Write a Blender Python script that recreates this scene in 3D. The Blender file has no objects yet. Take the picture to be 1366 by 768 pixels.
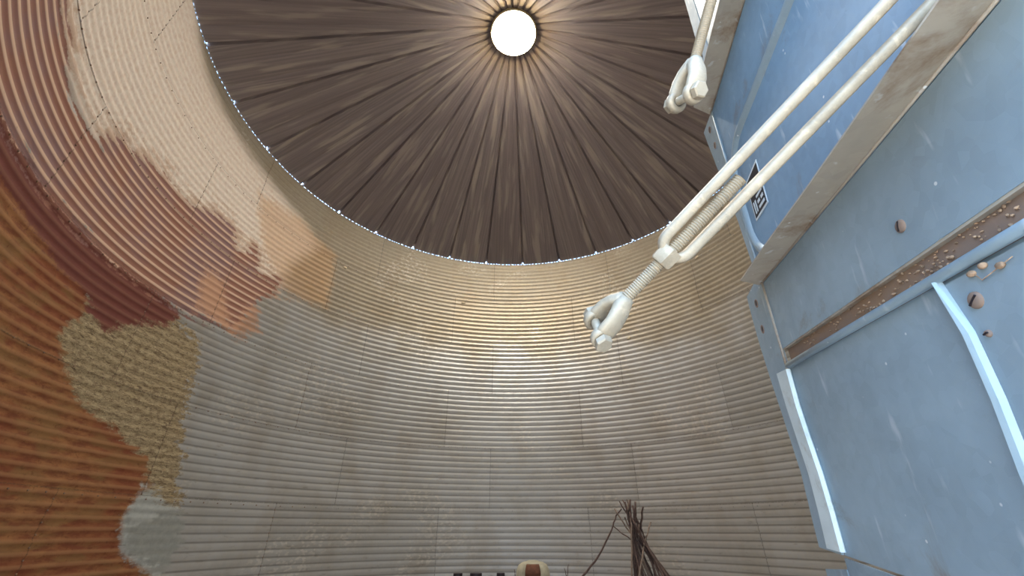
import bpy, bmesh, math, random
import numpy as np
from math import sin, cos, tan, pi, radians, degrees, atan2, sqrt
from mathutils import Vector, Matrix
random.seed(7); rng = np.random.default_rng(7)
S = bpy.context.scene
COL = S.collection

# ------------------------------------------------------------------ camera
PITCH = radians(30.016); YAW = radians(0.4015)
CAM = Vector((0.0, -4.548, 0.80))
cd = bpy.data.cameras.new('camera'); co = bpy.data.objects.new('camera', cd); COL.objects.link(co)
cd.sensor_width = 36.0; cd.lens = 559.0 / 1366.0 * 36.0; cd.clip_start = 0.02; cd.clip_end = 500
co.location = CAM; co.rotation_euler = (pi/2 + PITCH, 0, YAW)
S.camera = co
# ------------------------------------------------------------------ sky, sun, skylight, exposure
SKY = 7.0; CAP = 300.0; SUN = 22.0
S.view_settings.view_transform = 'Standard'; S.view_settings.look = 'None'
S.view_settings.gamma = 1.0; S.view_settings.use_curve_mapping = False
S.view_settings.exposure = 0.12
W = bpy.data.worlds.new('sky'); S.world = W; W.use_nodes = True
wn = W.node_tree; wn.nodes.clear()
wo = wn.nodes.new('ShaderNodeOutputWorld'); wb = wn.nodes.new('ShaderNodeBackground')
tc = wn.nodes.new('ShaderNodeTexCoord'); sx = wn.nodes.new('ShaderNodeSeparateXYZ'); rp = wn.nodes.new('ShaderNodeValToRGB')
wn.links.new(tc.outputs['Generated'], sx.inputs[0]); wn.links.new(sx.outputs['Z'], rp.inputs[0])
rp.color_ramp.elements[0].position = 0.0; rp.color_ramp.elements[0].color = (0.53, 0.76, 1.0, 1)
rp.color_ramp.elements[1].position = 0.8; rp.color_ramp.elements[1].color = (0.26, 0.52, 1.0, 1)
wn.links.new(rp.outputs[0], wb.inputs['Color']); wb.inputs['Strength'].default_value = SKY
wn.links.new(wb.outputs[0], wo.inputs['Surface'])
sd = bpy.data.lights.new('sun', 'SUN'); so = bpy.data.objects.new('sun', sd); COL.objects.link(so)
sd.energy = SUN; sd.angle = radians(0.6); sd.color = (1.0, 0.93, 0.82)
so.rotation_euler = (radians(4), radians(-38), 0); so.location = (0, 0, 30)   # high sun from the left: the ground before the doorway is sunlit
def portal(name, loc, rot, sx_, sy_):
    l = bpy.data.lights.new(name, 'AREA'); l.shape = 'RECTANGLE'; l.size = sx_; l.size_y = sy_
    l.cycles.is_portal = True
    o = bpy.data.objects.new(name, l); o.location = loc; o.rotation_euler = rot; COL.objects.link(o)
portal('doorway_portal', (0, -4.60, 1.16), (radians(90), 0, 0), 1.0, 2.3)
# area lamp added in the round roof opening, stands in for daylight falling through
sk = bpy.data.lights.new('skylight_lamp', 'AREA'); sk.shape = 'DISK'; sk.size = 0.84; sk.energy = CAP
sk.spread = radians(150); sk.color = (1.0, 0.93, 0.82)
sko = bpy.data.objects.new('skylight_lamp', sk); COL.objects.link(sko); sko.location = (0, 0, 9.20)

# ------------------------------------------------------------------ helpers
def tag(o, label=None, cat=None, group=None, kind=None):
    if label: o['label'] = label
    if cat: o['category'] = cat
    if group: o['group'] = group
    if kind: o['kind'] = kind
    return o
def empty(name, loc=(0, 0, 0), mat=None):
    o = bpy.data.objects.new(name, None); COL.objects.link(o); o.empty_display_size = .1
    if mat is not None: o.matrix_world = mat
    else: o.location = loc
    return o
def link(name, me, mat, parent=None, smooth=False):
    o = bpy.data.objects.new(name, me); COL.objects.link(o)
    if mat and not me.materials: me.materials.append(mat)
    if smooth: me.polygons.foreach_set('use_smooth', [True]*len(me.polygons))
    if parent: o.parent = parent
    return o
def bmobj(name, bm, mat, parent=None, smooth=False, angle=None):
    bmesh.ops.recalc_face_normals(bm, faces=bm.faces)
    me = bpy.data.meshes.new(name); bm.to_mesh(me); bm.free()
    o = link(name, me, mat, parent, smooth)
    if angle:
        me.polygons.foreach_set('use_smooth', [True]*len(me.polygons)); me.set_sharp_from_angle(angle=radians(angle))
    return o
def box(bm, x0, x1, y0, y1, z0, z1, bev=0):
    vs = [bm.verts.new(p) for p in [(x0,y0,z0),(x1,y0,z0),(x1,y1,z0),(x0,y1,z0),(x0,y0,z1),(x1,y0,z1),(x1,y1,z1),(x0,y1,z1)]]
    fs = [bm.faces.new([vs[i] for i in f]) for f in [(0,3,2,1),(4,5,6,7),(0,1,5,4),(1,2,6,5),(2,3,7,6),(3,0,4,7)]]
    if bev: bmesh.ops.bevel(bm, geom=list({e for f in fs for e in f.edges}), offset=bev, segments=2, affect='EDGES', profile=.6)
def prism(bm, pts, y0, y1):
    # pts in (x,z), extruded along y
    a = [bm.verts.new((p[0], y0, p[1])) for p in pts]; b = [bm.verts.new((p[0], y1, p[1])) for p in pts]
    bm.faces.new(a); bm.faces.new(b[::-1])
    n = len(pts)
    for i in range(n): bm.faces.new([a[i], a[(i+1) % n], b[(i+1) % n], b[i]])
def frame_of(t, ref=Vector((0, 0, 1))):
    t = t.normalized(); x = ref - t*ref.dot(t)
    if x.length < 1e-4: x = Vector((1, 0, 0)) - t*t.x
    x.normalize(); return x, t.cross(x)
def sweep(bm, path, prof, ref=Vector((0, 0, 1)), cap=True):
    # path: Vectors; prof(i) -> list of (a,b) offsets in the section frame
    rings = []; n = len(path)
    for i, p in enumerate(path):
        t = path[min(i+1, n-1)] - path[max(i-1, 0)]
        x, y = frame_of(t, ref)
        rings.append([bm.verts.new(p + x*a + y*b) for a, b in prof(i)])
    m = len(rings[0])
    for r0, r1 in zip(rings, rings[1:]):
        for k in range(m): bm.faces.new([r0[k], r0[(k+1) % m], r1[(k+1) % m], r1[k]])
    if cap: bm.faces.new(rings[0][::-1]); bm.faces.new(rings[-1])
def circ(ra, rb=None, n=12, ph=0):
    rb = rb or ra
    return [(ra*cos(2*pi*k/n+ph), rb*sin(2*pi*k/n+ph)) for k in range(n)]
def tube(bm, path, r, n=10, ref=Vector((0, 0, 1))):
    rr = r if hasattr(r, '__len__') else [r]*len(path)
    sweep(bm, path, lambda i: circ(rr[i], n=n), ref)
def superell(a, b, n=16, e=.55):
    out = []
    for k in range(n):
        c, s = cos(2*pi*k/n), sin(2*pi*k/n)
        out.append((a*math.copysign(abs(c)**e, c), b*math.copysign(abs(s)**e, s)))
    return out

# ------------------------------------------------------------------ materials
class NT:
    def __init__(s, name):
        s.m = bpy.data.materials.new(name); s.m.use_nodes = True; s.t = s.m.node_tree; s.t.nodes.clear()
        s.out = s.n('ShaderNodeOutputMaterial'); s.b = s.n('ShaderNodeBsdfPrincipled')
        s.l(s.b.outputs[0], s.out.inputs['Surface'])
    def n(s, k, **kw):
        x = s.t.nodes.new(k)
        for a, b in kw.items(): setattr(x, a, b)
        return x
    def l(s, a, b): s.t.links.new(a, b)
    def coord(s, which='Object', scale=(1, 1, 1)):
        tc = s.n('ShaderNodeTexCoord'); mp = s.n('ShaderNodeMapping'); mp.inputs['Scale'].default_value = scale
        s.l(tc.outputs[which], mp.inputs[0]); return mp.outputs[0]
    def uv(s, name, scale=(1, 1, 1)):
        u = s.n('ShaderNodeUVMap', uv_map=name); mp = s.n('ShaderNodeMapping'); mp.inputs['Scale'].default_value = scale
        s.l(u.outputs[0], mp.inputs[0]); return mp.outputs[0]
    def noise(s, vec, scale, detail=4, rough=.55, dist=0):
        x = s.n('ShaderNodeTexNoise'); x.inputs['Scale'].default_value = scale; x.inputs['Detail'].default_value = detail
        x.inputs['Roughness'].default_value = rough; x.inputs['Distortion'].default_value = dist
        s.l(vec, x.inputs['Vector']); return x.outputs['Fac']
    def vor(s, vec, scale, out='Color'):
        x = s.n('ShaderNodeTexVoronoi'); x.inputs['Scale'].default_value = scale; s.l(vec, x.inputs['Vector']); return x.outputs[out]
    def math(s, op, a, b=None, c=None, clamp=False):
        x = s.n('ShaderNodeMath', operation=op); x.use_clamp = clamp
        for i, v in enumerate((a, b, c)):
            if v is None: continue
            if isinstance(v, (int, float)): x.inputs[i].default_value = v
            else: s.l(v, x.inputs[i])
        return x.outputs[0]
    def ramp(s, v, lo, hi, a=0., b=1.):
        x = s.n('ShaderNodeMapRange', interpolation_type='SMOOTHSTEP'); x.inputs[1].default_value = lo; x.inputs[2].default_value = hi
        x.inputs[3].default_value = a; x.inputs[4].default_value = b; s.l(v, x.inputs[0]); return x.outputs[0]
    def mix(s, f, a, b, blend='MIX'):
        x = s.n('ShaderNodeMix', data_type='RGBA', blend_type=blend)
        for i, v in ((0, f), (6, a), (7, b)):
            if isinstance(v, (int, float)): x.inputs[i].default_value = v
            elif isinstance(v, (tuple, list)): x.inputs[i].default_value = (*v, 1)
            else: s.l(v, x.inputs[i])
        return x.outputs[2]
    def set(s, base=None, rough=None, metal=None, bump=None, bdist=.002, bstr=.5):
        for v, k in ((base, 'Base Color'), (rough, 'Roughness'), (metal, 'Metallic')):
            if v is None: continue
            if isinstance(v, (int, float)): s.b.inputs[k].default_value = v
            elif isinstance(v, tuple): s.b.inputs[k].default_value = (*v, 1)
            else: s.l(v, s.b.inputs[k])
        if bump is not None:
            x = s.n('ShaderNodeBump'); x.inputs['Distance'].default_value = bdist; x.inputs['Strength'].default_value = bstr
            s.l(bump, x.inputs['Height']); s.l(x.outputs[0], s.b.inputs['Normal'])
        return s.m
def srgb(r, g, b):
    f = lambda c: (c/255/12.92 if c/255 <= .04045 else ((c/255+.055)/1.055)**2.4)
    return (f(r), f(g), f(b))

def mat_galv(name, base, rough=.5, metal=.4, grime=None, gamt=.5, specks=True, scale=1.0):
    n = NT(name); c = n.coord()
    sp = n.vor(c, 60*scale); bw = n.n('ShaderNodeRGBToBW'); n.l(sp, bw.inputs[0])
    big = n.noise(c, 3.0*scale, 5, .6); fine = n.noise(c, 45*scale, 4, .6)
    col = n.mix(n.ramp(big, .3, .7), tuple(x*.82 for x in base), tuple(min(1, x*1.12) for x in base))
    col = n.mix(n.math('MULTIPLY', bw.outputs[0], .18), col, tuple(min(1, x*1.5) for x in base))
    if grime:
        g = n.noise(c, 7*scale, 6, .7, .5)
        col = n.mix(n.ramp(g, .62-.3*gamt, .85-.3*gamt), col, grime)
    if specks:
        d = n.vor(c, 26*scale, 'Distance'); g2 = n.noise(c, 9*scale, 2)
        m = n.math('MULTIPLY', n.ramp(d, .045, .075, 1, 0), n.ramp(g2, .42, .5))
        col = n.mix(n.math('MULTIPLY', m, .8), col, (.78, .8, .78))
        st = n.coord(scale=(1.0, 1.0, .22)); s2 = n.noise(st, 38*scale, 3, .5)
        col = n.mix(n.ramp(s2, .63, .73, 0, .38), col, (.72, .76, .78))
    r = n.math('ADD', n.math('MULTIPLY', fine, .25), rough-.12)
    return n.set(col, r, metal, fine, .0015, .25)

M = {}
M['door'] = mat_galv('door_galvanised', srgb(152, 170, 181), .5, .35, srgb(136, 128, 116), .12)
M['door_blue'] = mat_galv('door_galvanised_blue', srgb(124, 152, 176), .6, .2, srgb(124, 120, 112), .2)
M['door_dirty'] = mat_galv('door_dusty', srgb(172, 161, 146), .75, .1, srgb(136, 112, 90), .45)
M['rusty'] = mat_galv('rusty_steel', srgb(138, 116, 102), .8, .1, srgb(150, 120, 95), .6, False)
M['strip'] = mat_galv('bright_galvanised', srgb(206, 216, 216), .5, .3, srgb(170, 165, 150), .2, False)
M['lip'] = mat_galv('lip_galvanised', srgb(160, 176, 182), .5, .3, srgb(170, 165, 150), .2, False)
M['rod'] = mat_galv('hot_dip_zinc', srgb(160, 146, 126), .55, .2, srgb(196, 176, 150), .35, False, 6)
M['jamb'] = mat_galv('jamb_galvanised', srgb(150, 155, 158), .5, .35, srgb(120, 105, 90), .4)

def mat_wall():
    n = NT('corrugated_wall'); c = n.coord(); u = n.uv('sheet')
    def att(k):
        a = n.n('ShaderNodeAttribute', attribute_name=k); sp = n.n('ShaderNodeSeparateColor'); n.l(a.outputs['Color'], sp.inputs[0]); return sp.outputs
    a1, a2, a3 = att('stain_a'), att('stain_b'), att('stain_c')
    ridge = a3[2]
    unr = n.uv('unrolled'); stretch = n.uv('unrolled', (1, 3.2, 1))
    n1 = n.noise(stretch, 5, 7, .65); n2 = n.noise(unr, 18, 5, .65); n3 = n.noise(unr, 1.3, 4, .5); n4 = n.noise(stretch, 45, 3, .6)
    nb = n.noise(stretch, 2.2, 3, .5); rag = n.math('ADD', n.math('ADD', n.math('MULTIPLY', n.math('SUBTRACT', n1, .5), .7), n.math('MULTIPLY', n.math('SUBTRACT', n2, .5), .5)), n.math('MULTIPLY', n.math('SUBTRACT', nb, .5), .5))
    def msk(v, soft=.03, k=1.0, pref=0.0):
        x = n.math('ADD', v, n.math('MULTIPLY', rag, k))
        if pref: x = n.math('ADD', x, n.math('MULTIPLY', n.math('SUBTRACT', .5, ridge), pref))
        return n.ramp(x, .5-soft, .5+soft)
    sheetrand = n.n('ShaderNodeObjectInfo').outputs['Random']
    # bare zinc: warm dust high up, cooler grey low down
    z = n.n('ShaderNodeSeparateXYZ'); n.l(unr, z.inputs[0])
    warm = n.ramp(n.math('ADD', z.outputs[1], n.math('MULTIPLY', n.math('SUBTRACT', n3, .5), 1.6)), 3.6, 4.9)
    base = n.mix(warm, srgb(198, 202, 206), srgb(176, 164, 144))
    base = n.mix(n.ramp(n3, .4, .75, 0, .35), base, srgb(158, 152, 138))
    base = n.mix(n.math('MULTIPLY', sheetrand, .28), base, srgb(120, 118, 110))
    spg = n.vor(unr, 28); bw = n.n('ShaderNodeRGBToBW'); n.l(spg, bw.inputs[0])
    base = n.mix(n.math('MULTIPLY', bw.outputs[0], .22), base, srgb(205, 198, 182))
    base = n.mix(n.ramp(n1, .56, .72, 0, .35), base, srgb(112, 100, 82))
    blot = n.noise(n.uv('unrolled', (1.3, .6, 1)), 1.1, 6, .62)
    base = n.mix(n.ramp(blot, .46, .66, 0, .2), base, srgb(146, 126, 96))
    glit = n.vor(n.uv('unrolled', (1, 1.6, 1)), 22); gb = n.n('ShaderNodeRGBToBW'); n.l(glit, gb.inputs[0])
    base = n.mix(n.math('MULTIPLY', n.ramp(gb.outputs[0], .6, .75, 0, .4), n.ramp(n.noise(unr, .6, 2), .55, .62)), base, srgb(224, 220, 212))  # speckled highlights painted in as pale cells over scattered areas
    base = n.mix(n.math('MULTIPLY', n.ramp(ridge, .0, .28, .5, 0), n.ramp(z.outputs[1], 2.0, 5.0, 1, .35)), base, srgb(84, 80, 72))  # shade of the corrugation valleys painted in, strongest on the lower rings
    # pale chalky film
    col = n.mix(msk(a2[2], .2, .3), base, n.mix(n.ramp(n2, .35, .7), srgb(240, 230, 218), srgb(226, 208, 194)))
    col = n.mix(n.math('MULTIPLY', msk(a3[0], .12, .5), .55), col, n.mix(n1, srgb(206, 156, 108), srgb(214, 184, 146)))
    # tan speckled crust
    spk = n.noise(stretch, 11, 9, .85)
    tan_ = n.mix(n.ramp(spk, .40, .58), srgb(112, 94, 70), srgb(176, 160, 128))
    tan_ = n.mix(n.ramp(n.noise(unr, 60, 3, .6), .6, .7), tan_, srgb(214, 204, 170))
    tan_ = n.mix(n.ramp(n.noise(stretch, 8, 3, .6), .6, .66, 0, .7), tan_, srgb(80, 58, 40))
    col = n.mix(msk(a2[0], .05, .8), col, tan_)
    # orange rust
    or_ = n.mix(n.ramp(n1, .35, .65), srgb(118, 66, 38), srgb(158, 108, 66))
    or_ = n.mix(n.ramp(n3, .45, .6, 0, .55), or_, srgb(124, 58, 34))
    or_ = n.mix(n.ramp(nb, .48, .62, 0, .6), or_, srgb(136, 104, 62))
    or_ = n.mix(n.ramp(n2, .56, .68, 0, .5), or_, srgb(88, 42, 22))
    or_ = n.mix(n.ramp(ridge, .5, 1., 0, .5), or_, srgb(176, 132, 92))
    col = n.mix(msk(a1[2], .04, .45), col, or_)
    # dark red band
    dk = n.mix(n.ramp(ridge, .5, 1., 0, .4), n.mix(n1, srgb(92, 44, 36), srgb(124, 66, 58)), srgb(146, 104, 84))
    col = n.mix(msk(a1[1], .05, .5), col, dk)
    fade = n.ramp(n.math('ADD', a1[0], n.math('MULTIPLY', rag, 1.3)), .22, .5, 0, .8); fade = n.math('MULTIPLY', fade, n.ramp(z.outputs[1], 4.1, 4.3))
    col = n.mix(fade, col, n.mix(n.ramp(n2, .35, .65), srgb(186, 150, 128), srgb(208, 182, 158)))
    # red primer, worn pale on the crests
    mr = n.mix(n.ramp(n3, .4, .62), srgb(150, 104, 90), srgb(142, 110, 110))
    mr = n.mix(n.ramp(n1, .45, .7, 0, .5), mr, srgb(160, 116, 92))
    mr = n.mix(n.ramp(ridge, .58, .95, 0, .92), mr, srgb(226, 196, 172))
    col = n.mix(msk(a1[0], .04, .5, .12), col, mr)
    col = n.mix(n.math('MULTIPLY', msk(a3[1], .1, .6), .8), col, srgb(206, 160, 130))
    # pale blue-grey zinc patch
    col = n.mix(msk(a2[1], .06, .5), col, n.mix(n2, srgb(140, 146, 146), srgb(196, 200, 196)))
    # darker broken lines along the laps between sheets
    su = n.n('ShaderNodeSeparateXYZ'); n.l(u, su.inputs[0])
    eu = n.math('MINIMUM', su.outputs[0], n.math('SUBTRACT', 1, su.outputs[0])); ev = n.math('MINIMUM', su.outputs[1], n.math('SUBTRACT', 1, su.outputs[1]))
    le = n.math('ADD', n.ramp(eu, .002, .007, .65, 0), n.ramp(ev, .004, .02, .6, 0), clamp=True)
    le = n.math('MULTIPLY', le, n.ramp(n4, .35, .6))
    col = n.mix(le, col, srgb(62, 50, 38))
    paint = n.math('MAXIMUM', n.math('MAXIMUM', msk(a1[0]), msk(a1[1])), n.math('MAXIMUM', msk(a1[2]), n.math('MAXIMUM', msk(a2[0]), n.math('MULTIPLY', msk(a2[2], .2), .7))))
    metal = n.math('MULTIPLY', n.math('SUBTRACT', 1, paint), .55)
    rough = n.math('ADD', n.math('ADD', .34, n.math('MULTIPLY', paint, .3)), n.math('MULTIPLY', n2, .18))
    return n.set(col, rough, metal, n.math('ADD', n2, n.math('MULTIPLY', n4, .6)), .003, .28)
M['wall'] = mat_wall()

def mat_roof():
    n = NT('roof_sheet'); r = n.n('ShaderNodeObjectInfo').outputs['Random']
    st = n.uv('sheet', (26, .5, 1)); st2 = n.uv('sheet', (9, .9, 1))
    off = n.n('ShaderNodeVectorMath', operation='ADD'); cx = n.n('ShaderNodeCombineXYZ'); n.l(n.math('MULTIPLY', r, 37.), cx.inputs[1]); n.l(n.math('MULTIPLY', r, 91.), cx.inputs[2])
    n.l(st, off.inputs[0]); n.l(cx.outputs[0], off.inputs[1])
    off2 = n.n('ShaderNodeVectorMath', operation='ADD'); n.l(st2, off2.inputs[0]); n.l(cx.outputs[0], off2.inputs[1])
    a = n.noise(off.outputs[0], 1., 5, .6); b = n.noise(off2.outputs[0], 1., 4, .5)
    col = n.mix(n.ramp(a, .3, .75), srgb(143, 134, 137), srgb(172, 162, 160))
    col = n.mix(n.ramp(b, .52, .66, 0, .75), col, srgb(198, 188, 180))
    col = n.mix(n.math('MULTIPLY', r, .35), col, srgb(134, 120, 124))
    return n.set(col, n.math('ADD', .5, n.math('MULTIPLY', a, .2)), .35, a, .003, .3)
M['roof'] = mat_roof()
def simple(name, col, rough=.7, metal=0., sc=12, var=.25, bump=.3, bd=.003):
    n = NT(name); c = n.coord(); x = n.noise(c, sc, 6, .6)
    cc = n.mix(n.ramp(x, .3, .7), tuple(v*(1-var) for v in col), tuple(min(1, v*(1+var)) for v in col))
    return n.set(cc, rough, metal, x, bd, bump)
M['floor'] = simple('dusty_concrete', srgb(186, 182, 178), .9, sc=3)
M['ground'] = simple('pale_gravel', srgb(176, 168, 150), .95, sc=1.5, var=.25)
M['wood'] = simple('dry_stick', srgb(92, 74, 68), .85, sc=30, var=.35)
M['wood_pale'] = simple('grey_stick', srgb(128, 112, 100), .85, sc=30, var=.3)
M['drum'] = simple('pale_plastic', srgb(176, 172, 152), .6, sc=9, var=.25)
M['brown'] = simple('brown_patch', srgb(104, 66, 48), .8, sc=20)
M['dark'] = simple('dark_plastic', srgb(40, 32, 38), .5, sc=20)
M['nest'] = simple('dried_mud', srgb(168, 138, 112), .95, sc=90, var=.45, bump=.8)
M['fleck'] = simple('pale_chaff', srgb(228, 214, 186), .9, sc=60)
M['black'] = simple('sticker_black', srgb(30, 32, 38), .5, sc=40, var=.15, bump=0)
M['white'] = simple('sticker_white', srgb(205, 212, 215), .6, sc=40, var=.1, bump=0)
M['bright'] = simple('bright_clip', srgb(226, 210, 168), .4, .3, sc=40)
n = NT('skylight'); n.b.inputs['Base Color'].default_value = (.9, .88, .8, 1); n.b.inputs['Emission Color'].default_value = (1, .9, .74, 1); n.b.inputs['Emission Strength'].default_value = 9
M['cap'] = n.m

# ------------------------------------------------------------------ the bin: walls
R = 4.49; RH = 1.118; NR = 6; PITCHC = RH/11; AMP = .0045; EAVE = RH*NR
POLY = dict(
 primer=[(-150,4.28),(-130.4,4.29),(-124.3,4.25),(-119.8,4.08),(-112.8,4.14),(-109.9,4.33),(-108.3,4.46),(-103.7,4.55),(-97.7,4.7),(-91.2,4.67),(-86.5,4.88),(-81.4,4.91),(-79,4.6),(-76.5,4.72),(-74.8,4.91),(-72.3,4.51),(-67.4,4.62),(-67.6,4.3),(-69.8,4.18),(-72.3,3.48),(-77.5,3.4),(-85.2,3.33),(-90.7,3.35),(-96.6,3.36),(-107.8,3.355),(-117.7,3.355),(-123.7,3.355),(-150,3.355)],
 band=[(-150,3.5),(-122.7,3.5),(-107.8,3.5),(-90.7,3.45),(-84.0,3.33),(-85.4,3.08),(-91.1,2.93),(-95.0,2.69),(-101.8,2.91),(-109.3,3.01),(-116.4,3.08),(-119.9,3.1),(-150,3.1)],
 rust=[(-150,3.4),(-119.9,3.4),(-112,3.4),(-101,3.3),(-99.5,3.0),(-99.2,2.71),(-100.5,2.42),(-96.8,2.14),(-92.9,1.92),(-85.6,1.77),(-79.8,1.54),(-77.5,1.24),(-79.6,0.92),(-78.0,0.6),(-71.9,0.35),(-72,-.3),(-150,-.3)],
 crust=[(-100,2.0),(-104,2.3),(-103,2.9),(-95.3,3.2),(-90,3.3),(-85.4,3.3),(-79.0,3.08),(-77.1,2.65),(-76.3,2.06),(-71.1,1.02),(-78,0.9),(-83,1.4),(-88,1.6),(-95,1.8)],
 patch=[(-78.5,1.24),(-71.1,1.02),(-69.1,0.69),(-70.8,0.34),(-71.9,0.35),(-78.0,0.6),(-79.6,0.92)],
 pale=[(-150,4.3),(-150,7),(-114.0,7),(-107.0,6.6),(-100.2,6.43),(-88.2,6.35),(-77.6,6.24),(-67.1,6.02),(-60.3,5.7),(-66,5.0),(-66.5,4.46),(-72.3,4.4),(-81.4,4.6),(-91.2,4.6),(-103.7,4.45),(-112.8,4.1),(-130.4,4.2)],
 orange=[(-79.1,5.86),(-67.1,6.02),(-55.3,5.7),(-53.9,4.54),(-64.1,4.45),(-73.5,4.98)],
 pink=[(-83,4.1),(-79,4.05),(-76,3.7),(-74.0,3.45),(-70.6,4.05),(-68.2,3.62),(-70.7,3.41),(-82,3.5)])
def sdist(px, pz, poly):
    P = np.array([(radians(a)*R, z) for a, z in poly]); Q = np.roll(P, -1, 0)
    d = np.full(px.shape, 1e9); ins = np.zeros(px.shape, bool)
    for (x0, z0), (x1, z1) in zip(P, Q):
        ex, ez = x1-x0, z1-z0; t = np.clip(((px-x0)*ex+(pz-z0)*ez)/(ex*ex+ez*ez+1e-12), 0, 1)
        d = np.minimum(d, np.hypot(px-x0-t*ex, pz-z0-t*ez))
        c = ((z0 > pz) != (z1 > pz)) & (px < (x1-x0)*(pz-z0)/(z1-z0+1e-12)+x0); ins ^= c
    return np.where(ins, d, -d)
def grid_mesh(name, X, Y, Z, keep=None, uvs=(), cols=()):
    nr, nc = X.shape
    me = bpy.data.meshes.new(name)
    idx = np.arange(nr*nc).reshape(nr, nc)
    F = np.stack([idx[:-1, :-1], idx[:-1, 1:], idx[1:, 1:], idx[1:, :-1]], -1).reshape(-1, 4)
    if keep is not None: F = F[keep.reshape(-1)]
    nf = len(F)
    me.vertices.add(nr*nc); me.vertices.foreach_set('co', np.stack([X, Y, Z], -1).reshape(-1).astype(np.float32))
    me.loops.add(nf*4); me.loops.foreach_set('vertex_index', F.reshape(-1).astype(np.int32))
    me.polygons.add(nf); me.polygons.foreach_set('loop_start', np.arange(0, nf*4, 4, dtype=np.int32))
    me.polygons.foreach_set('use_smooth', np.ones(nf, bool))
    for nm, U, V in uvs:
        l = me.uv_layers.new(name=nm); a = np.stack([U.reshape(-1)[F.reshape(-1)], V.reshape(-1)[F.reshape(-1)]], -1)
        l.data.foreach_set('uv', a.reshape(-1).astype(np.float32))
    for nm, A in cols:
        c = me.color_attributes.new(nm, 'FLOAT_COLOR', 'POINT'); c.data.foreach_set('color', A.reshape(-1).astype(np.float32))
    me.update(calc_edges=True); me.validate(); return me
wall = empty('wall_round', (0, 0, 0)); tag(wall, kind='structure')
def corr(z): return AMP*np.cos(2*pi*z/PITCHC)      # positive: towards the inside
for ring in range(NR):
    off = -6.6 if ring % 2 == 0 else -18.6        # seams of alternate courses are staggered
    if ring % 2 == 1: off = -6.6
    else: off = -18.6
    for j in range(10):
        a0 = off + 36*j; a0 = (a0+180) % 360-180; a1 = a0+36.35
        vis_l = a0 < -30 and a1 > -145
        fine = vis_l or a0 > 320-360 and False
        nc = 91 if vis_l else 37
        rows = 92 if vis_l or (-60 < a0 < 60) else 11*6+1
        zt = RH*(ring+1)+(.045 if ring < NR-1 else -.004); zb = RH*ring-(.0 if ring == 0 else .0)
        az = np.radians(np.linspace(a0, a1, nc)); zz = np.linspace(zb, zt, rows)
        A, Z = np.meshgrid(az, zz)
        U, V = np.meshgrid(np.linspace(0, 1, nc), np.linspace(0, 1, rows))
        # slight dents and lap offsets so that sheets read as separate pieces
        rr = R - corr(Z) + .0025*(ring % 2) - .0022*(U > .985) + .004*np.sin(A*7+ring)*np.sin(Z*2.3+j)*.6
        X = rr*np.sin(A); Y = rr*np.cos(A)
        keep = None
        if ring < 2:
            ca = (np.degrees(A[:-1, :-1])+np.degrees(A[1:, 1:]))/2
            ca = (ca+360) % 360
            keep = ~((np.abs(ca-180) < 5.9))
            if keep.all(): keep = None
        px, pz = A*R, Z
        if a0 < -30 and a1 > -150:
            sdv = {k: np.clip(.5+sdist(px, pz, p)/.9, 0, 1) for k, p in POLY.items()}
        else: sdv = {k: np.zeros_like(px) for k in POLY}
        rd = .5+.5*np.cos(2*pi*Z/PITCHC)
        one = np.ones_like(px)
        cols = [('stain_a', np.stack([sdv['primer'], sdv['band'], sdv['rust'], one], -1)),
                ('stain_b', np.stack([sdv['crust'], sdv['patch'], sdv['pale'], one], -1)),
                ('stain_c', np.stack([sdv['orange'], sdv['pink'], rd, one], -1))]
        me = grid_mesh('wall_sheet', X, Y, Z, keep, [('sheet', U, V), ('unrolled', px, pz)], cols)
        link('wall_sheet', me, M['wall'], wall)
# bolts along the laps (thousands of small heads: one part)
bmA = bmesh.new(); bmB = bmesh.new()
def bolt(az, z, r=.009, h=.006):
    bm = bmA if az < -48 else bmB
    a = radians(az); rad = R-AMP*cos(2*pi*z/PITCHC)-.001
    nrm = Vector((-sin(a), -cos(a), 0)); tx = Vector((cos(a), -sin(a), 0)); tz = Vector((0, 0, 1)); c = Vector((rad*sin(a), rad*cos(a), z))
    b = [bm.verts.new(c+(tx*cos(k*pi/3)+tz*sin(k*pi/3))*r*1.0) for k in range(6)]
    t = [bm.verts.new(c+nrm*h+(tx*cos(k*pi/3)+tz*sin(k*pi/3))*r*.8) for k in range(6)]
    bm.faces.new(t)
    for k in range(6): bm.faces.new([b[k], b[(k+1) % 6], t[(k+1) % 6], t[k]])
for ring in range(NR):
    zl = RH*(ring+1)-(.02 if ring == NR-1 else 0)
    k = -135.0
    while k < 70:
        if ring < NR-1: bolt(k+random.uniform(-.1, .1), zl-PITCHC*.0+.0)
        k += 2.4
    off = -6.6 if ring % 2 == 1 else -18.6
    for j in range(-4, 3):
        az = off+36*j
        for q in range(11): bolt(az+.25, RH*ring+PITCHC*(q+.5), .009, .006)
tag(bmobj('bolt_head', bmA, M['rusty'], wall), kind='stuff'); tag(bmobj('bolt_head', bmB, M['jamb'], wall), kind='stuff')

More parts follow.
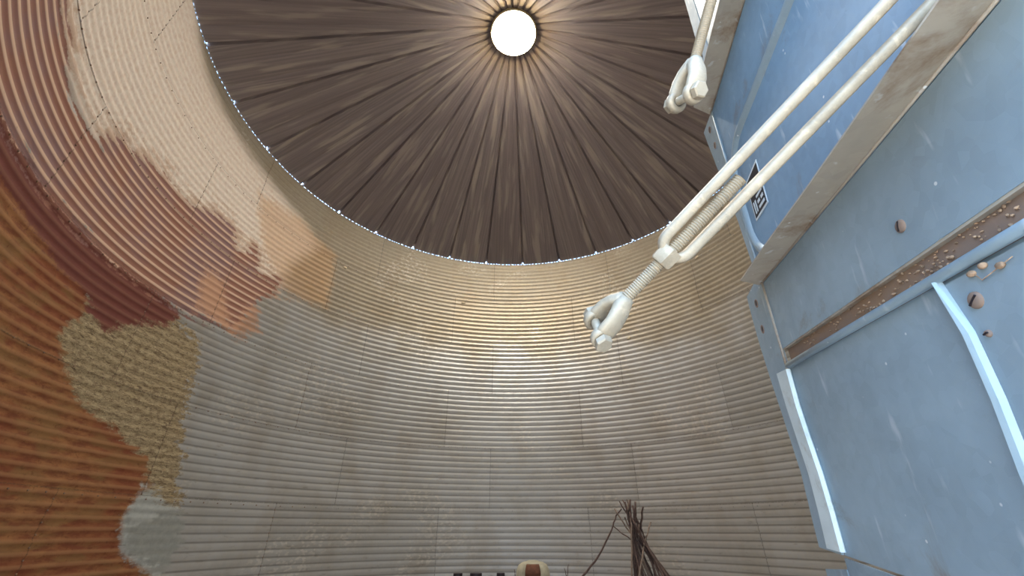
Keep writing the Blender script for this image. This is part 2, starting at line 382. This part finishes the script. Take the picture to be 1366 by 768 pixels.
# ------------------------------------------------------------------ roof
ROOF_R0 = .435; SL = .594; NP = 30
roof = empty('ceiling', (0, 0, 0)); tag(roof, kind='structure')
prof = [(-.5, .055), (-.5, .055)]
def roof_panel(k):
    az0 = -3.3-6+12*k+6
    rs = np.concatenate([np.linspace(ROOF_R0-.01, 1.4, 10), np.linspace(1.6, R+.004, 18)])
    # across: rib crest, rib foot, plain, low bead, plain, low bead, plain, rib foot, rib crest
    rows = []
    us = []
    for r in rs:
        half = r*radians(6.0)+.0015
        rw = min(.045, half*.42); rh = .062*min(1, .45+.55*(r-ROOF_R0)/1.2)
        xs = [-half, -half+rw*.3, -half+rw*.62, -half*.42-.02, -half*.42, -half*.42+.02, 0, half*.42-.02, half*.42, half*.42+.02, half-rw*.62, half-rw*.3, half]
        if half < .12: xs = list(np.linspace(-half, half, 13)); xs[1] = -half+rw*.45; xs[2] = -half+rw; xs[10] = half-rw; xs[11] = half-rw*.45
        hs = [rh, rh*.75, 0, 0, .010, 0, 0, 0, .010, 0, 0, rh*.75, rh]
        if half < .12: hs = [rh, rh*.75] + [0]*9 + [rh*.75, rh]
        rows.append([(x, r, h) for x, h in zip(xs, hs)])
    A = np.array(rows)
    x, r, h = A[..., 0], A[..., 1], A[..., 2]
    ang = radians(az0)+x/r
    sag = .01*np.sin((r-.4)/4.1*pi)
    Z = EAVE+.002+(R-r)*SL+h-sag*.4 + .009 + (.0008 if k % 2 else 0)
    X = r*np.sin(ang); Y = r*np.cos(ang)
    me = grid_mesh('roof_panel', X, Y, Z, None, [('sheet', x, r)])
    me.polygons.foreach_set('use_smooth', [False]*len(me.polygons)); me.set_sharp_from_angle(angle=radians(25))
    link('roof_panel', me, M['roof'], roof)
for k in range(NP): roof_panel(k)
# blocks added in the eave gap to break the strip of daylight into dots
bm = bmesh.new()
a = -130.0
while a < 75:
    w = random.uniform(.25, .8)
    for aa in (a,):
        c0, c1 = radians(aa), radians(aa+w)
        zt = EAVE+.024
        vs = [bm.verts.new((q*sin(c), q*cos(c), z)) for z in (EAVE-.012, zt) for q, c in ((R-.004, c0), (R-.004, c1), (R+.006, c1), (R+.006, c0))]
        for f in [(0,1,2,3),(4,7,6,5),(0,4,5,1),(1,5,6,2),(2,6,7,3),(3,7,4,0)]: bm.faces.new([vs[i] for i in f])
    a += w+random.uniform(.25, .7)
tag(bmobj('eave_gap_blocker', bm, M['jamb'], roof), kind='stuff')
# collar and lit cover
zc = EAVE+(R-ROOF_R0)*SL
bm = bmesh.new(); N = 60
r0 = [(ROOF_R0+.012, zc-.02), (ROOF_R0-.012, zc-.035), (ROOF_R0-.006, zc+.16), (ROOF_R0+.012, zc+.16)]
ringv = [[bm.verts.new((r*sin(2*pi*k/N), r*cos(2*pi*k/N), z)) for r, z in r0] for k in range(N)]
for k in range(N):
    A_, B_ = ringv[k], ringv[(k+1) % N]
    for q in range(4): bm.faces.new([A_[q], A_[(q+1) % 4], B_[(q+1) % 4], B_[q]])
bmobj('collar', bm, M['bright'], roof, angle=40)
bm = bmesh.new(); vs = [[bm.verts.new((r*sin(2*pi*k/N), r*cos(2*pi*k/N), zc+.15+h)) for k in range(N)] for r, h in ((ROOF_R0+.02, 0), (.3, .04), (.12, .06))]
for q in range(2):
    for k in range(N): bm.faces.new([vs[q][k], vs[q][(k+1) % N], vs[q+1][(k+1) % N], vs[q+1][k]])
bm.faces.new(vs[2])
cap = bmobj('skylight_cover', bm, M['cap'], None, smooth=True)
tag(cap, 'bright round translucent cover over the opening at the top of the roof', 'skylight')

# ------------------------------------------------------------------ floor, ground, doorway
bm = bmesh.new(); bmesh.ops.create_circle(bm, cap_ends=True, radius=R+.02, segments=90)
ext = bmesh.ops.extrude_face_region(bm, geom=list(bm.faces)); bmesh.ops.translate(bm, verts=[v for v in ext['geom'] if isinstance(v, bmesh.types.BMVert)], vec=(0, 0, -.15))
tag(bmobj('floor', bm, M['floor']), kind='structure')
bm = bmesh.new(); bmesh.ops.create_circle(bm, cap_ends=True, radius=120, segments=64)
g = bmobj('ground', bm, M['ground']); g.location = (0, 0, -.16); tag(g, kind='structure')
dr = empty('door_1', (0, -4.47, 0)); tag(dr, kind='structure')
for nm, b in (('jamb', (-.53, -.455, -.10, .05, 0, 2.30)), ('jamb', (.455, .53, -.10, .05, 0, 2.30)), ('lintel', (-.53, .53, -.10, .05, 2.22, 2.30)), ('sill', (-.53, .53, -.10, .05, 0, .06))):
    bm = bmesh.new(); box(bm, *b, bev=.004); bmobj(nm, bm, M['jamb'], dr)

# ------------------------------------------------------------------ the swung-in door: stacked steel sections
uu = Vector((0.19059919, 0.975825, 0.1069463)); vv = Vector((-0.02258308, -0.10455602, 0.99426256)); nn = Vector((-0.98140815, 0.19192082, -0.00210884))
O = Vector((0.49792768, -4.14840922, 1.01395609))
def lmat(t): return Matrix.Translation(O+vv*t) @ Matrix((uu, nn, vv)).transposed().to_4x4()   # local axes: s along the door, n out of its face, t up it
def plate(name, pts, n0, n1, mat, par, t0):
    bm = bmesh.new(); prism(bm, [(s, t-t0) for s, t in pts], n0, n1); return bmobj(name, bm, mat, par)
def ridge_bar(name, path, r, mat, par, flat=1.0):
    bm = bmesh.new(); sweep(bm, [Vector(p) for p in path], lambda i: circ(r, r*flat, 10), Vector((0, 1, 0))); return bmobj(name, bm, mat, par, smooth=True)
def screw(par, s, t, n_, t0, r=.009, ang=.6, mat=None):
    bm = bmesh.new()
    prs = [(r, 0), (r*.98, .0012), (r*.75, .0028), (r*.25, .0034)]
    rg = [[bm.verts.new((q*cos(k*pi/8), h, q*sin(k*pi/8))) for k in range(16)] for q, h in prs]
    for a_, b_ in zip(rg, rg[1:]):
        for k in range(16): bm.faces.new([a_[k], a_[(k+1) % 16], b_[(k+1) % 16], b_[k]])
    bm.faces.new(rg[-1])
    o = bmobj('screw', bm, mat or M['rusty'], par, smooth=True); o.location = (s, n_, t-t0); o.rotation_euler = (0, ang, 0)
    bm = bmesh.new(); box(bm, -r*.75, r*.75, .0028, .0042, -.0009, .0009)
    q = bmobj('slot', bm, M['dark'], o); return o
def ledge(par, t0, t, dirty='door_dirty', s0=-.30):
    # horizontal flange standing out of the face, with a turned-up lip
    bm = bmesh.new()
    pts = [(s0, 0), (.512, 0), (.472, .054), (.30, .0555), (.1, .0535), (-.1, .055), (s0, .0545)]
    for z0, z1 in ((t-t0, t-t0+.0028),):
        a_ = [bm.verts.new((x, y, z0)) for x, y in pts]; b_ = [bm.verts.new((x, y, z1)) for x, y in pts]
        bm.faces.new(a_); bm.faces.new(b_[::-1])
        for i in range(len(pts)): bm.faces.new([a_[i], a_[(i+1) % len(pts)], b_[(i+1) % len(pts)], b_[i]])
    o = bmobj('ledge', bm, M[dirty], par)
    # fold bead where the ledge leaves the face
    ridge_bar('fold', [(s0, .001, t-t0-.001), (.50, .001, t-t0-.001)], .0022, M['door_dirty'], par)
    return o
def hole(par, s, t, t0, n_=.004):
    bm = bmesh.new(); bmesh.ops.create_uvsphere(bm, u_segments=14, v_segments=6, radius=1)
    bmesh.ops.scale(bm, verts=bm.verts, vec=(.0058, .0008, .0075)); o = bmobj('bolt_hole', bm, M['dark'], par, smooth=True); o.location = (s, n_, t-t0)
    bm = bmesh.new(); tor(bm, .0075, .0014); o2 = bmobj('burr', bm, M['rusty'], o, smooth=True); o2.scale = (1, 1, 1.2)
def tor(bm, Rr, r, n=18, m=8):
    vs = [[bm.verts.new(((Rr+r*cos(2*pi*j/m))*cos(2*pi*i/n), r*sin(2*pi*j/m), (Rr+r*cos(2*pi*j/m))*sin(2*pi*i/n))) for j in range(m)] for i in range(n)]
    for i in range(n):
        for j in range(m): bm.faces.new([vs[i][j], vs[(i+1) % n][j], vs[(i+1) % n][(j+1) % m], vs[i][(j+1) % m]])
S0 = -.30
# --- lowest section (mostly below the picture)
t0 = -.86; d0 = empty('door_section', mat=lmat(t0)); tag(d0, 'lowest door section whose top ledge just touches the bottom edge beside the bright strip', 'door section', 'stacked sections of the swung-in steel door')
plate('face', [(S0, -.86), (.49, -.86), (.49, -.312), (S0, -.312)], -.003, 0, M['door'], d0, t0)
plate('side_flange', [(.492, -.86), (.585, -.86), (.583, -.345), (.492, -.33)], -.004, .001, M['door'], d0, t0)
# --- second section
t0 = -.31; d1 = empty('door_section', mat=lmat(t0)); tag(d1, 'lower galvanised door section with rusty recessed channel and bright folded strip', 'door section', 'stacked sections of the swung-in steel door')
plate('upper_face', [(S0, .080), (.492, .080), (.492, .238), (S0, .238)], -.003, 0, M['door'], d1, t0)
plate('lower_face', [(S0, -.308), (.49, -.308), (.49, .036), (S0, .036)], -.006, -.003, M['door'], d1, t0)
plate('channel', [(S0, .030), (.488, .030), (.488, .088), (S0, .088)], -.014, -.009, M['rusty'], d1, t0)
bm = bmesh.new(); box(bm, S0, .488, -.010, -.001, .0765-t0, .0805-t0, .0006); bmobj('channel_lip', bm, M['door_dirty'], d1)
ridge_bar('rolled_hem', [(S0, .0035, .042-t0), (0, .004, .0405-t0), (.25, .003, .041-t0), (.478, .0035, .040-t0)], .0072, M['door'], d1, .9)
plate('side_flange', [(.494, .252), (.524, .262), (.604, .250), (.607, .226), (.606, .128), (.598, .04), (.586, -.05), (.572, -.17), (.580, -.25), (.584, -.308), (.494, -.308)], -.004, .001, M['door'], d1, t0)
ridge_bar('fold', [(.493, .001, .25-t0), (.493, .001, .05-t0), (.497, .001, -.30-t0)], .003, M['door_dirty'], d1)
for s_, t_ in ((.556, .213), (.562, .148)): hole(d1, s_, t_, t0, .0015)
# bright folded strip, slightly buckled
bm = bmesh.new()
L = [(.537, .034, .535-.052), (.535, -.04, .487), (.528, -.10, .482), (.520, -.17, .474), (.524, -.24, .474), (.532, -.302, .478)]
fa = []
for s1, t_, s2 in L:
    fa.append([bm.verts.new((s1, .004, t_-t0)), bm.verts.new((s1-.005, .010, t_-t0)), bm.verts.new((s2+.004, .007, t_-t0)), bm.verts.new((s2, .0005, t_-t0)), bm.verts.new((s2+.002, -.002, t_-t0)), bm.verts.new((s1-.002, .0005, t_-t0))])
for a_, b_ in zip(fa, fa[1:]):
    for q in range(6): bm.faces.new([a_[q], a_[(q+1) % 6], b_[(q+1) % 6], b_[q]])
bm.faces.new(fa[0]); bm.faces.new(fa[-1][::-1]); bmobj('folded_strip', bm, M['strip'], d1)
# overlapping sheet on the hinge side with its folded edge
pe = [(.030, .030), (.025, -.03), (.028, -.10), (.036, -.17), (.044, -.306)]
plate('cover_sheet', [(S0, .030)]+pe+[(S0, -.306)], -.003, .002, M['door'], d1, t0)
bm = bmesh.new(); fa = []
for (s_, t_), w_ in zip([(.033, .036)]+pe[1:], (.004, .007, .008, .009, .009)):
    fa.append([bm.verts.new((s_+.001, .001, t_-t0)), bm.verts.new((s_, .0105, t_-t0)), bm.verts.new((s_-w_*.6, .0075, t_-t0)), bm.verts.new((s_-w_, .0022, t_-t0))])
for a_, b_ in zip(fa, fa[1:]):
    for q in range(4): bm.faces.new([a_[q], a_[(q+1) % 4], b_[(q+1) % 4], b_[q]])
bm.faces.new(fa[0]); bm.faces.new(fa[-1][::-1]); bmobj('sheet_lip', bm, M['lip'], d1)
screw(d1, 0, 0, .002, t0, .0095, .6); screw(d1, .052, .125, .0, t0, .009, 1.2)
screw(d1, .004, -.036, .002, t0, .004, .2)
# mud-wasp crumbs in the channel
bm = bmesh.new()
for q in range(170):
    c_ = random.choice((.02, .05, .09, .17, .20, -.02, .28, -.06, .38)); s_ = random.gauss(c_, .018); t_ = random.uniform(.05, .077); r_ = random.uniform(.0006, .0022)
    s_ = max(-.25, min(.47, s_))
    m = Matrix.Translation((s_, -.008+r_*.4, t_-t0)) @ Matrix.Diagonal((r_*random.uniform(.7, 1.6), r_, r_*random.uniform(.6, 1.2), 1))
    bmesh.ops.create_icosphere(bm, subdivisions=1, radius=1, matrix=m)
tag(bmobj('dried_mud', bm, M['nest'], d1), kind='stuff')
bm = bmesh.new()
for (s_, t_) in ((-.028, .028), (-.045, .020), (-.012, .026)):
    bmesh.ops.create_icosphere(bm, subdivisions=2, radius=.0045, matrix=Matrix.Translation((s_, .004, t_-t0)) @ Matrix.Diagonal((1.1, .8, .8, 1)))
tube(bm, [Vector((-.012, .004, .03-t0)), Vector((-.02, .004, .015-t0)), Vector((-.06, .004, .022-t0))], .0006, 6)
bmobj('mud_nest', bm, M['nest'], d1, smooth=True)
# --- third section: the embossed one
t0 = .24; d2 = empty('door_section', mat=lmat(t0)); tag(d2, 'embossed galvanised door section with black sticker behind the turnbuckle', 'door section', 'stacked sections of the swung-in steel door')
plate('face', [(S0, .2405), (.492, .2405), (.492, .788), (S0, .788)], -.003, 0, M['door_blue'], d2, t0)
ledge(d2, t0, .2425, 'rusty_mix' if 'rusty_mix' in M else 'door_dirty')
plate('side_flange', [(.494, .262), (.515, .262), (.519, .316), (.529, .435), (.563, .625), (.592, .80), (.494, .79)], -.004, .001, M['door'], d2, t0)
ridge_bar('fold', [(.493, .001, .26-t0), (.493, .001, .78-t0)], .003, M['door'], d2)
for s_, t_ in ((.541, .763), (.536, .699)): hole(d2, s_, t_, t0, .0015)
pth = []; rc = .11
for a_, b_ in [((-.29, .605), None)]: pth.append((-.29, .0, .605))
for k in range(0, 9):
    an = pi/2-k*pi/16; pth.append((.365+rc*cos(an), 0, .495+rc*sin(an)))
pth += [(.474, 0, .45)]
for k in range(0, 9):
    an = -k*pi/16; pth.append((.364+rc*cos(an), 0, .378+rc*sin(an)))
pth += [(-.29, 0, .268)]
bm = bmesh.new(); sweep(bm, [Vector((a_, b_, c_-t0)) for a_, b_, c_ in pth], lambda i: circ(.011, .0042, 12), Vector((0, 0, 1)) if False else Vector((.01, -.3, .0)).normalized().cross(Vector((1, 0, 0)))+Vector((.0, .0001, 0)))
bm.free()
bm = bmesh.new()
P_ = [Vector((a_, b_, c_-t0)) for a_, b_, c_ in pth]; rg = []
for i, p in enumerate(P_):
    t = (P_[min(i+1, len(P_)-1)]-P_[max(i-1, 0)]).normalized(); side = t.cross(Vector((0, 1, 0)))
    rg.append([bm.verts.new(p+side*a_+Vector((0, b_, 0))) for a_, b_ in ((-.014, -.001), (-.010, .0036), (-.004, .0080), (.003, .0084), (.009, .0045), (.014, -.001))])
for a_, b_ in zip(rg, rg[1:]):
    for q in range(5): bm.faces.new([a_[q], a_[q+1], b_[q+1], b_[q]])
bmobj('embossed_bead', bm, M['door'], d2, smooth=True)
# sticker
st = plate('sticker', [(.345, .485), (.425, .478), (.430, .372), (.352, .372)], .0, .0012, M['white'], d2, t0); st['label'] = 'black sticker with white border and blocky white marks'
plate('print', [(.349, .479), (.421, .473), (.426, .377), (.3555, .377)], .0012, .0016, M['black'], st, 0).location = (0, 0, -t0)
bm = bmesh.new()
for s_, t_, w_, h_ in ((.360, .384, .034, .007), (.360, .398, .014, .008), (.381, .398, .014, .008), (.360, .413, .035, .006), (.402, .384, .006, .030), (.412, .384, .006, .030), (.362, .428, .008, .022), (.376, .428, .008, .022), (.390, .446, .022, .006), (.392, .428, .012, .006)):
    box(bm, s_, s_+w_, .0015, .0019, t_-t0, t_+h_-t0)
bmobj('marks', bm, M['white'], st)
# --- fourth section
t0 = .79; d3 = empty('door_section', mat=lmat(t0)); tag(d3, 'top door section above the upper dusty ledge, seen at the top edge', 'door section', 'stacked sections of the swung-in steel door')
plate('face', [(S0, .792), (.43, .792), (.43, 1.34), (S0, 1.34)], -.003, 0, M['door'], d3, t0)
ledge(d3, t0, .793)
plate('side_flange', [(.40, .80), (.44, .86), (.456, .93), (.445, .98), (.46, 1.03), (.455, 1.3), (.40, 1.3)], -.004, .001, M['door_blue'], d3, t0)
hole(d3, .446, .905, t0, .0015)
bm = bmesh.new(); tube(bm, [Vector((.445, -.004, .99-t0)), Vector((.495, .0, 1.01-t0))], [.005, .0035], 8); bmobj('bolt_stub', bm, M['rusty'], d3, smooth=True)

# ------------------------------------------------------------------ turnbuckles
Fw = Vector((-sin(YAW)*cos(PITCH), cos(YAW)*cos(PITCH), sin(PITCH))); Rt = Vector((cos(YAW), sin(YAW), 0)); Up = Rt.cross(Fw)
def cv(x, y, z): return Rt*x+Up*y+Fw*z          # direction given as right / up / away
def thread(bm, p0, p1, r, pitch):
    L_ = (p1-p0).length; k = int(L_/pitch*2); path = [p0.lerp(p1, i/k) for i in range(k+1)]
    tube(bm, path, [r*1.04 if i % 2 else r*.84 for i in range(k+1)], 14, Vector((.3, .9, .1)))
def jaw(par, c, a, b, sc=1.0, flip=1):
    # c centre between the eyes, a unit vector from the eyes to the rod, b pin axis
    sep = .0165*sc; b = b.normalized(); side = a.cross(b).normalized()
    bm = bmesh.new()
    for sg in (-1, 1):
        e = c+b*sep*sg
        path = [c+a*.052*sc, c+a*.045*sc+b*sg*.003*sc, c+a*.036*sc+b*sg*.010*sc, c+a*.024*sc+b*sg*.0155*sc, e+a*.010*sc, e-a*.002*sc]
        wd = [.0095, .0115, .0130, .0135, .0138, .012]; th = [.0095, .0100, .0085, .0075, .0068, .0060]
        sweep(bm, path, lambda i: superell(wd[i]*sc, th[i]*sc, 16, .8), side)
        # eye
        rg = []
        for rr, hh in ((.0065, -.0058), (.0120, -.0058), (.0143, -.0035), (.0143, .0035), (.0120, .0058), (.0065, .0058)):
            rg.append([bm.verts.new(e+(a*cos(2*pi*k/20)+side*sin(2*pi*k/20))*rr*sc+b*hh*sc) for k in range(20)])
        for q in range(6):
            for k in range(20): bm.faces.new([rg[q][k], rg[q][(k+1) % 20], rg[(q+1) % 6][(k+1) % 20], rg[(q+1) % 6][k]])
    j = bmobj('jaw', bm, M['rod'], par, smooth=True)
    bm = bmesh.new(); tube(bm, [c-b*(sep+.014*sc), c+b*(sep+.008*sc)], .0062*sc, 12)
    pin = bmobj('pin', bm, M['rod'], par, smooth=True)
    bm = bmesh.new()
    h0 = c+b*(sep+.007*sc); rg = [[bm.verts.new(h0+b*h*sc+(a*cos(k*pi/3+.3)+side*sin(k*pi/3+.3))*r*sc) for k in range(6)] for r, h in ((.0112, 0), (.0115, .001), (.0115, .0075), (.0098, .009))]
    for q in range(3):
        for k in range(6): bm.faces.new([rg[q][k], rg[q][(k+1) % 6], rg[q+1][(k+1) % 6], rg[q+1][k]])
    bm.faces.new(rg[-1]); bm.faces.new(rg[0][::-1]); bmobj('bolt_head', bm, M['rod'], pin)
    bm = bmesh.new(); h0 = c-b*(sep+.0065*sc)
    tube(bm, [h0, h0-b*.007*sc], .0112*sc, 6); bmobj('nut', bm, M['rod'], pin)
def P(x, y, d): return CAM + (Rt*((x-683)/559) + Up*((384-y)/559) + Fw)*d
def turnbuckle(name, label, eye, a, bdir, c_, L1, body, sc=1.0, rodr=.0078):
    root = empty(name, eye); T = Matrix.Translation(-eye)
    o0 = Vector((0, 0, 0))
    jaw(root, o0, a, bdir, sc)
    bm = bmesh.new(); thread(bm, a*.048*sc, a*L1, rodr*sc, .0030*sc)
    rd = bmobj('threaded_rod', bm, M['rod'], root)
    if body:
        s0_, s1_, half, end = body        # boss start, bar start, half spacing, far end (distances along a)
        bm = bmesh.new()
        # boss
        m = 8; path = [a*s0_, a*(s0_+.002), a*(s0_+.016), a*(s0_+.022)]
        sweep(bm, path, lambda i: circ((.0125, .0145, .0150, .0150)[i]*sc, n=6, ph=.4), c_)
        for sg in (-1, 1):
            n_ = 7; pth_ = [a*(s0_+.016)+c_*sg*.004*sc]
            for q in range(1, 7):
                w = q/6; pth_.append(a*(s0_+.016+.016*(1-cos(w*pi/2)))+c_*sg*(.004+ (half-.004)*sin(w*pi/2)))
            e0 = s0_+.032
            pth_ += [a*(e0+(end-.032-e0)*q/6)+c_*sg*half for q in range(1, 7)]
            for q in range(1, 7):
                w = q/6; pth_.append(a*(end-.032+.016*sin(w*pi/2))+c_*sg*(.004+(half-.004)*cos(w*pi/2)))
            sweep(bm, pth_, lambda i: superell(.0066, .0078, 16, .7), c_)
        path = [a*(end-.022), a*(end-.016), a*(end-.002), a*end]
        sweep(bm, path, lambda i: circ((.0150, .0150, .0145, .0125)[i]*sc, n=6, ph=.4), c_)
        bmobj('body', bm, M['rod'], root, angle=40)
        bm = bmesh.new(); thread(bm, a*(end-.055), a*(end+.07), rodr*sc, .0030*sc); rr = bmobj('threaded_rod', bm, M['rod'], root, smooth=True)
    # the far end is held off the door face by a short arm with a lug
    q = eye+a*((body[3]+.07) if body else L1); dist = (q-O).dot(nn); ft = (q-nn*dist)
    bm = bmesh.new(); tube(bm, [q-eye+nn*.012, ft-eye+nn*.004], .007, 10); arm = bmobj('hanger_arm', bm, M['rod'], root, smooth=True)
    bm = bmesh.new(); tube(bm, [ft-eye+nn*.006, ft-eye+nn*.0005], .022, 16); bmobj('lug_plate', bm, M['rod'], arm)
    tag(root, label, 'turnbuckle', 'galvanised turnbuckles hanging by the door')
    return root
e1 = P(797, 437, .54); top1 = P(1217, 0, .435); a1 = (top1-e1).normalized()
def along(p, a, e):   # distance along a from e nearest to p
    return (p-e).dot(a)
b1 = cv(.12, -.62, -.74).normalized()
cc = cv(.77, -.64, .0); cc = (cc-a1*cc.dot(a1)).normalized()
dd = lambda x, y: min((k*.001 for k in range(10, 700)), key=lambda q: (lambda v_: (683+559*v_.dot(Rt)/v_.dot(Fw)-x)**2+(384-559*v_.dot(Up)/v_.dot(Fw)-y)**2)(e1+a1*q-CAM))
s_boss = dd(884, 356); s_tip = dd(990, 240); s_end = dd(1217, 0)+.075
turnbuckle('turnbuckle', 'large open turnbuckle slanting across in front of the steel door', e1, a1, b1, cc, s_tip, (s_boss, 0, .0172, s_end))
e2 = P(913, 131, .50); a2 = (P(949, 0, .50)-e2).normalized(); b2 = cv(.30, -.05, -.93).normalized()
turnbuckle('turnbuckle', 'smaller hanging rod with forked jaw at the upper left corner of the door', e2, a2, b2, None, .32, None, .88, .0070)
# ------------------------------------------------------------------ things standing on the floor
def ground_pt(px, D):   # direction by azimuth of an image column near the horizon, at distance D
    X = (px-683)/559; az = math.atan2(X, cos(PITCH)+.68*.5) - YAW
    return Vector((CAM.x+D*sin(az), CAM.y+D*cos(az), 0))
def zat(y, D): return CAM.z + D*tan(PITCH+math.atan((384-y)/559.0))
def stick(path_px, D, r, mat, label, group, dj=0):
    pts = []
    for (x, y, dd_) in path_px:
        g_ = ground_pt(x, D+dd_); pts.append(Vector((g_.x, g_.y, zat(y, (Vector((g_.x, g_.y))-Vector((CAM.x, CAM.y))).length))))
    # down to the floor along the last direction
    p, q = pts[-2], pts[-1]
    d = (q-p).normalized(); d.z = min(d.z, -.35); t = -q.z/d.z; foot = q+d*t; foot.z = .002
    pts.append(foot)
    # resample with a little crookedness
    fine = []
    for i in range(len(pts)-1):
        for k in range(4): fine.append(pts[i].lerp(pts[i+1], k/4))
    fine.append(pts[-1])
    for i in range(1, len(fine)-1): fine[i] += Vector((random.uniform(-1, 1), random.uniform(-1, 1), 0))*.005
    base = fine[-1].copy(); bm = bmesh.new()
    n_ = len(fine); tube(bm, [f-base for f in fine], [r*(.6+.5*i/n_) for i in range(n_)], 7)
    o = bmobj('dry_stick', bm, mat, None, smooth=True); o.location = base; tag(o, label, 'stick', group); return o
SD = 5.0; G = 'dry sticks propped together into a bundle'
specs = [((829,679),(848,712),(868,768)), ((837,669),(853,700),(862,740)), ((842,668),(852,690),(885,768)), ((848,667),(853,700),(846,768)), ((851,668),(850,700),(843,766)), ((856,675),(856,700),(876,766)),
 ((860,670),(855,705),(848,768)), ((870,677),(862,705),(850,768)), ((878,697),(866,720),(852,768)), ((845,670),(849,705),(893,768)), ((853,667),(850,705),(857,768)), ((855,675),(862,715),(890,768)),
 ((849,672),(848,706),(861,768)), ((858,690),(868,722),(880,768)), ((846,686),(850,715),(854,768)), ((851,690),(853,715),(871,768)), ((842,690),(854,725),(866,768)), ((857,678),(853,712),(847,768)),
 ((854,700),(862,730),(887,768)), ((847,700),(849,725),(842,768)), ((861,700),(858,725),(857,768)), ((865,712),(869,730),(874,768))]
SL_ = {0: 'leftmost-tipped stick at the top of the bundle', 4: 'tallest stick standing nearly upright in the bundle', 8: 'stick whose tip stands out furthest right of the bundle', 7: 'stick with its tip second from the right, crossing the bundle',
 9: 'dark stick slanting to the outermost right foot of the bundle', 1: 'dark stick with its tip second from the left of the bundle'}
for i, (p0, p1, p2) in enumerate(specs):
    dj = random.uniform(-.12, .12)
    stick([(p0[0], p0[1], -dj), (p1[0], p1[1], dj*.3), (p2[0], p2[1], dj*2.0)], SD, random.uniform(.009, .0155), M['wood'] if i % 4 else M['wood_pale'],
          SL_.get(i, ('thin dark stick in the bundle propped up before the far wall' if i % 4 else 'paler grey stick among the dark ones of the propped bundle')), G)
o = stick([(839, 679, 0), (830, 688, .02), (822, 706, .0), (800, 742, -.05), (777, 768, -.1)], SD, .010, M['wood'], 'long dark stick leaning away to the left of the bundle', G)
o = stick([(824, 701, .05), (834, 710, .0), (845, 717, .0), (856, 730, .0), (866, 768, .1)], SD, .008, M['wood'], 'crooked stick whose tip crosses the long leaning one', G)
# drum
D = 6.2; g_ = ground_pt(711, D); zt = zat(747, D)
dm = empty('drum', g_); tag(dm, 'pale round-shouldered drum with a brown patch at the bottom edge', 'drum')
def lathe(bm, prof_, n_=28):
    rg = [[bm.verts.new((r*cos(2*pi*k/n_), r*sin(2*pi*k/n_), z)) for k in range(n_)] for r, z in prof_]
    for q in range(len(rg)-1):
        for k in range(n_): bm.faces.new([rg[q][k], rg[q][(k+1) % n_], rg[q+1][(k+1) % n_], rg[q+1][k]])
    bm.faces.new(rg[-1]); bm.faces.new(rg[0][::-1])
H = zt; W_ = .205
bm = bmesh.new(); lathe(bm, [(W_*.9, 0), (W_, .02), (W_, H*.5), (W_*1.02, H*.62), (W_*.99, H*.78), (W_*.86, H*.9), (W_*.62, H*.965), (W_*.35, H*.985), (W_*.3, H), (.01, H)]); bmobj('shell', bm, M['drum'], dm, smooth=True)
# patch hugging the front of the shoulder
bm = bmesh.new(); rg = []
for r, z in ((W_*1.035, H*.66), (W_*1.01, H*.78), (W_*.885, H*.905), (W_*.8, H*.935)):
    rg.append([bm.verts.new((r*cos(-pi/2+q), r*sin(-pi/2+q), z)) for q in np.linspace(-.5, .42, 9)])
for q in range(3):
    for k in range(8): bm.faces.new([rg[q][k], rg[q][k+1], rg[q+1][k+1], rg[q+1][k]])
pt = bmobj('patch', bm, M['brown'], dm, smooth=True); sm = pt.modifiers.new('s', 'SOLIDIFY'); sm.thickness = .004
for px, lab, w in ((611, 'dark squat jar furthest left at the bottom edge', .05), (635, 'widest dark squat jar at the bottom edge', .066), (668, 'dark squat jar nearest the pale drum', .045)):
    D = 5.6; g_ = ground_pt(px, D); H = zat(763.5, D)
    r_ = empty('jar', g_); tag(r_, lab, 'jar', 'dark jars in a row on the floor')
    bm = bmesh.new(); lathe(bm, [(w*1.3, 0), (w*1.4, .02), (w*1.4, H*.7), (w*.9, H*.86), (w*.8, H*.9)], 20); bmobj('body', bm, M['dark'], r_, smooth=True)
    bm = bmesh.new(); lathe(bm, [(w, H*.9), (w, H*.99), (w*.9, H)], 20); bmobj('lid', bm, M['dark'], r_, angle=40)
for pp, lab in ((((686, 759), (687, 768)), 'short dark twig standing just left of the pale drum'), (((753, 757), (756, 768)), 'shorter of the two dark twigs right of the pale drum'), (((759, 752), (757, 768)), 'taller of the two dark twigs right of the pale drum')):
    stick([(pp[0][0], pp[0][1], 0), (pp[1][0], pp[1][1], 0)], 6.0, .006, M['wood'], lab, 'short twigs near the drum')
# pale flecks on the wall
for az, z, lab in ((-51.9, 5.53, 'pale chaff fleck on the wall beside the orange-tan patch'), (-15.9, 5.51, 'pale chaff fleck high on the centre of the far wall'), (26.3, 5.40, 'pale chaff fleck just above the jaw of the large turnbuckle'), (33.0, 4.35, 'small pale chaff fleck right of the large turnbuckle jaw bolt'), (55.7, 5.59, 'pale chaff fleck just right of the turnbuckle body')):
    a_ = radians(az); bm = bmesh.new(); bmesh.ops.create_icosphere(bm, subdivisions=2, radius=.035)
    for v in bm.verts: v.co *= random.uniform(.7, 1.2)
    bmesh.ops.scale(bm, verts=bm.verts, vec=(1.3, .35, .8))
    o = bmobj('chaff_fleck', bm, M['fleck'], None, smooth=True); o.location = ((R-.012)*sin(a_), (R-.012)*cos(a_), z); o.rotation_euler = (0, random.uniform(-.4, .4), -a_); tag(o, lab, 'fleck', 'pale flecks stuck to the wall')
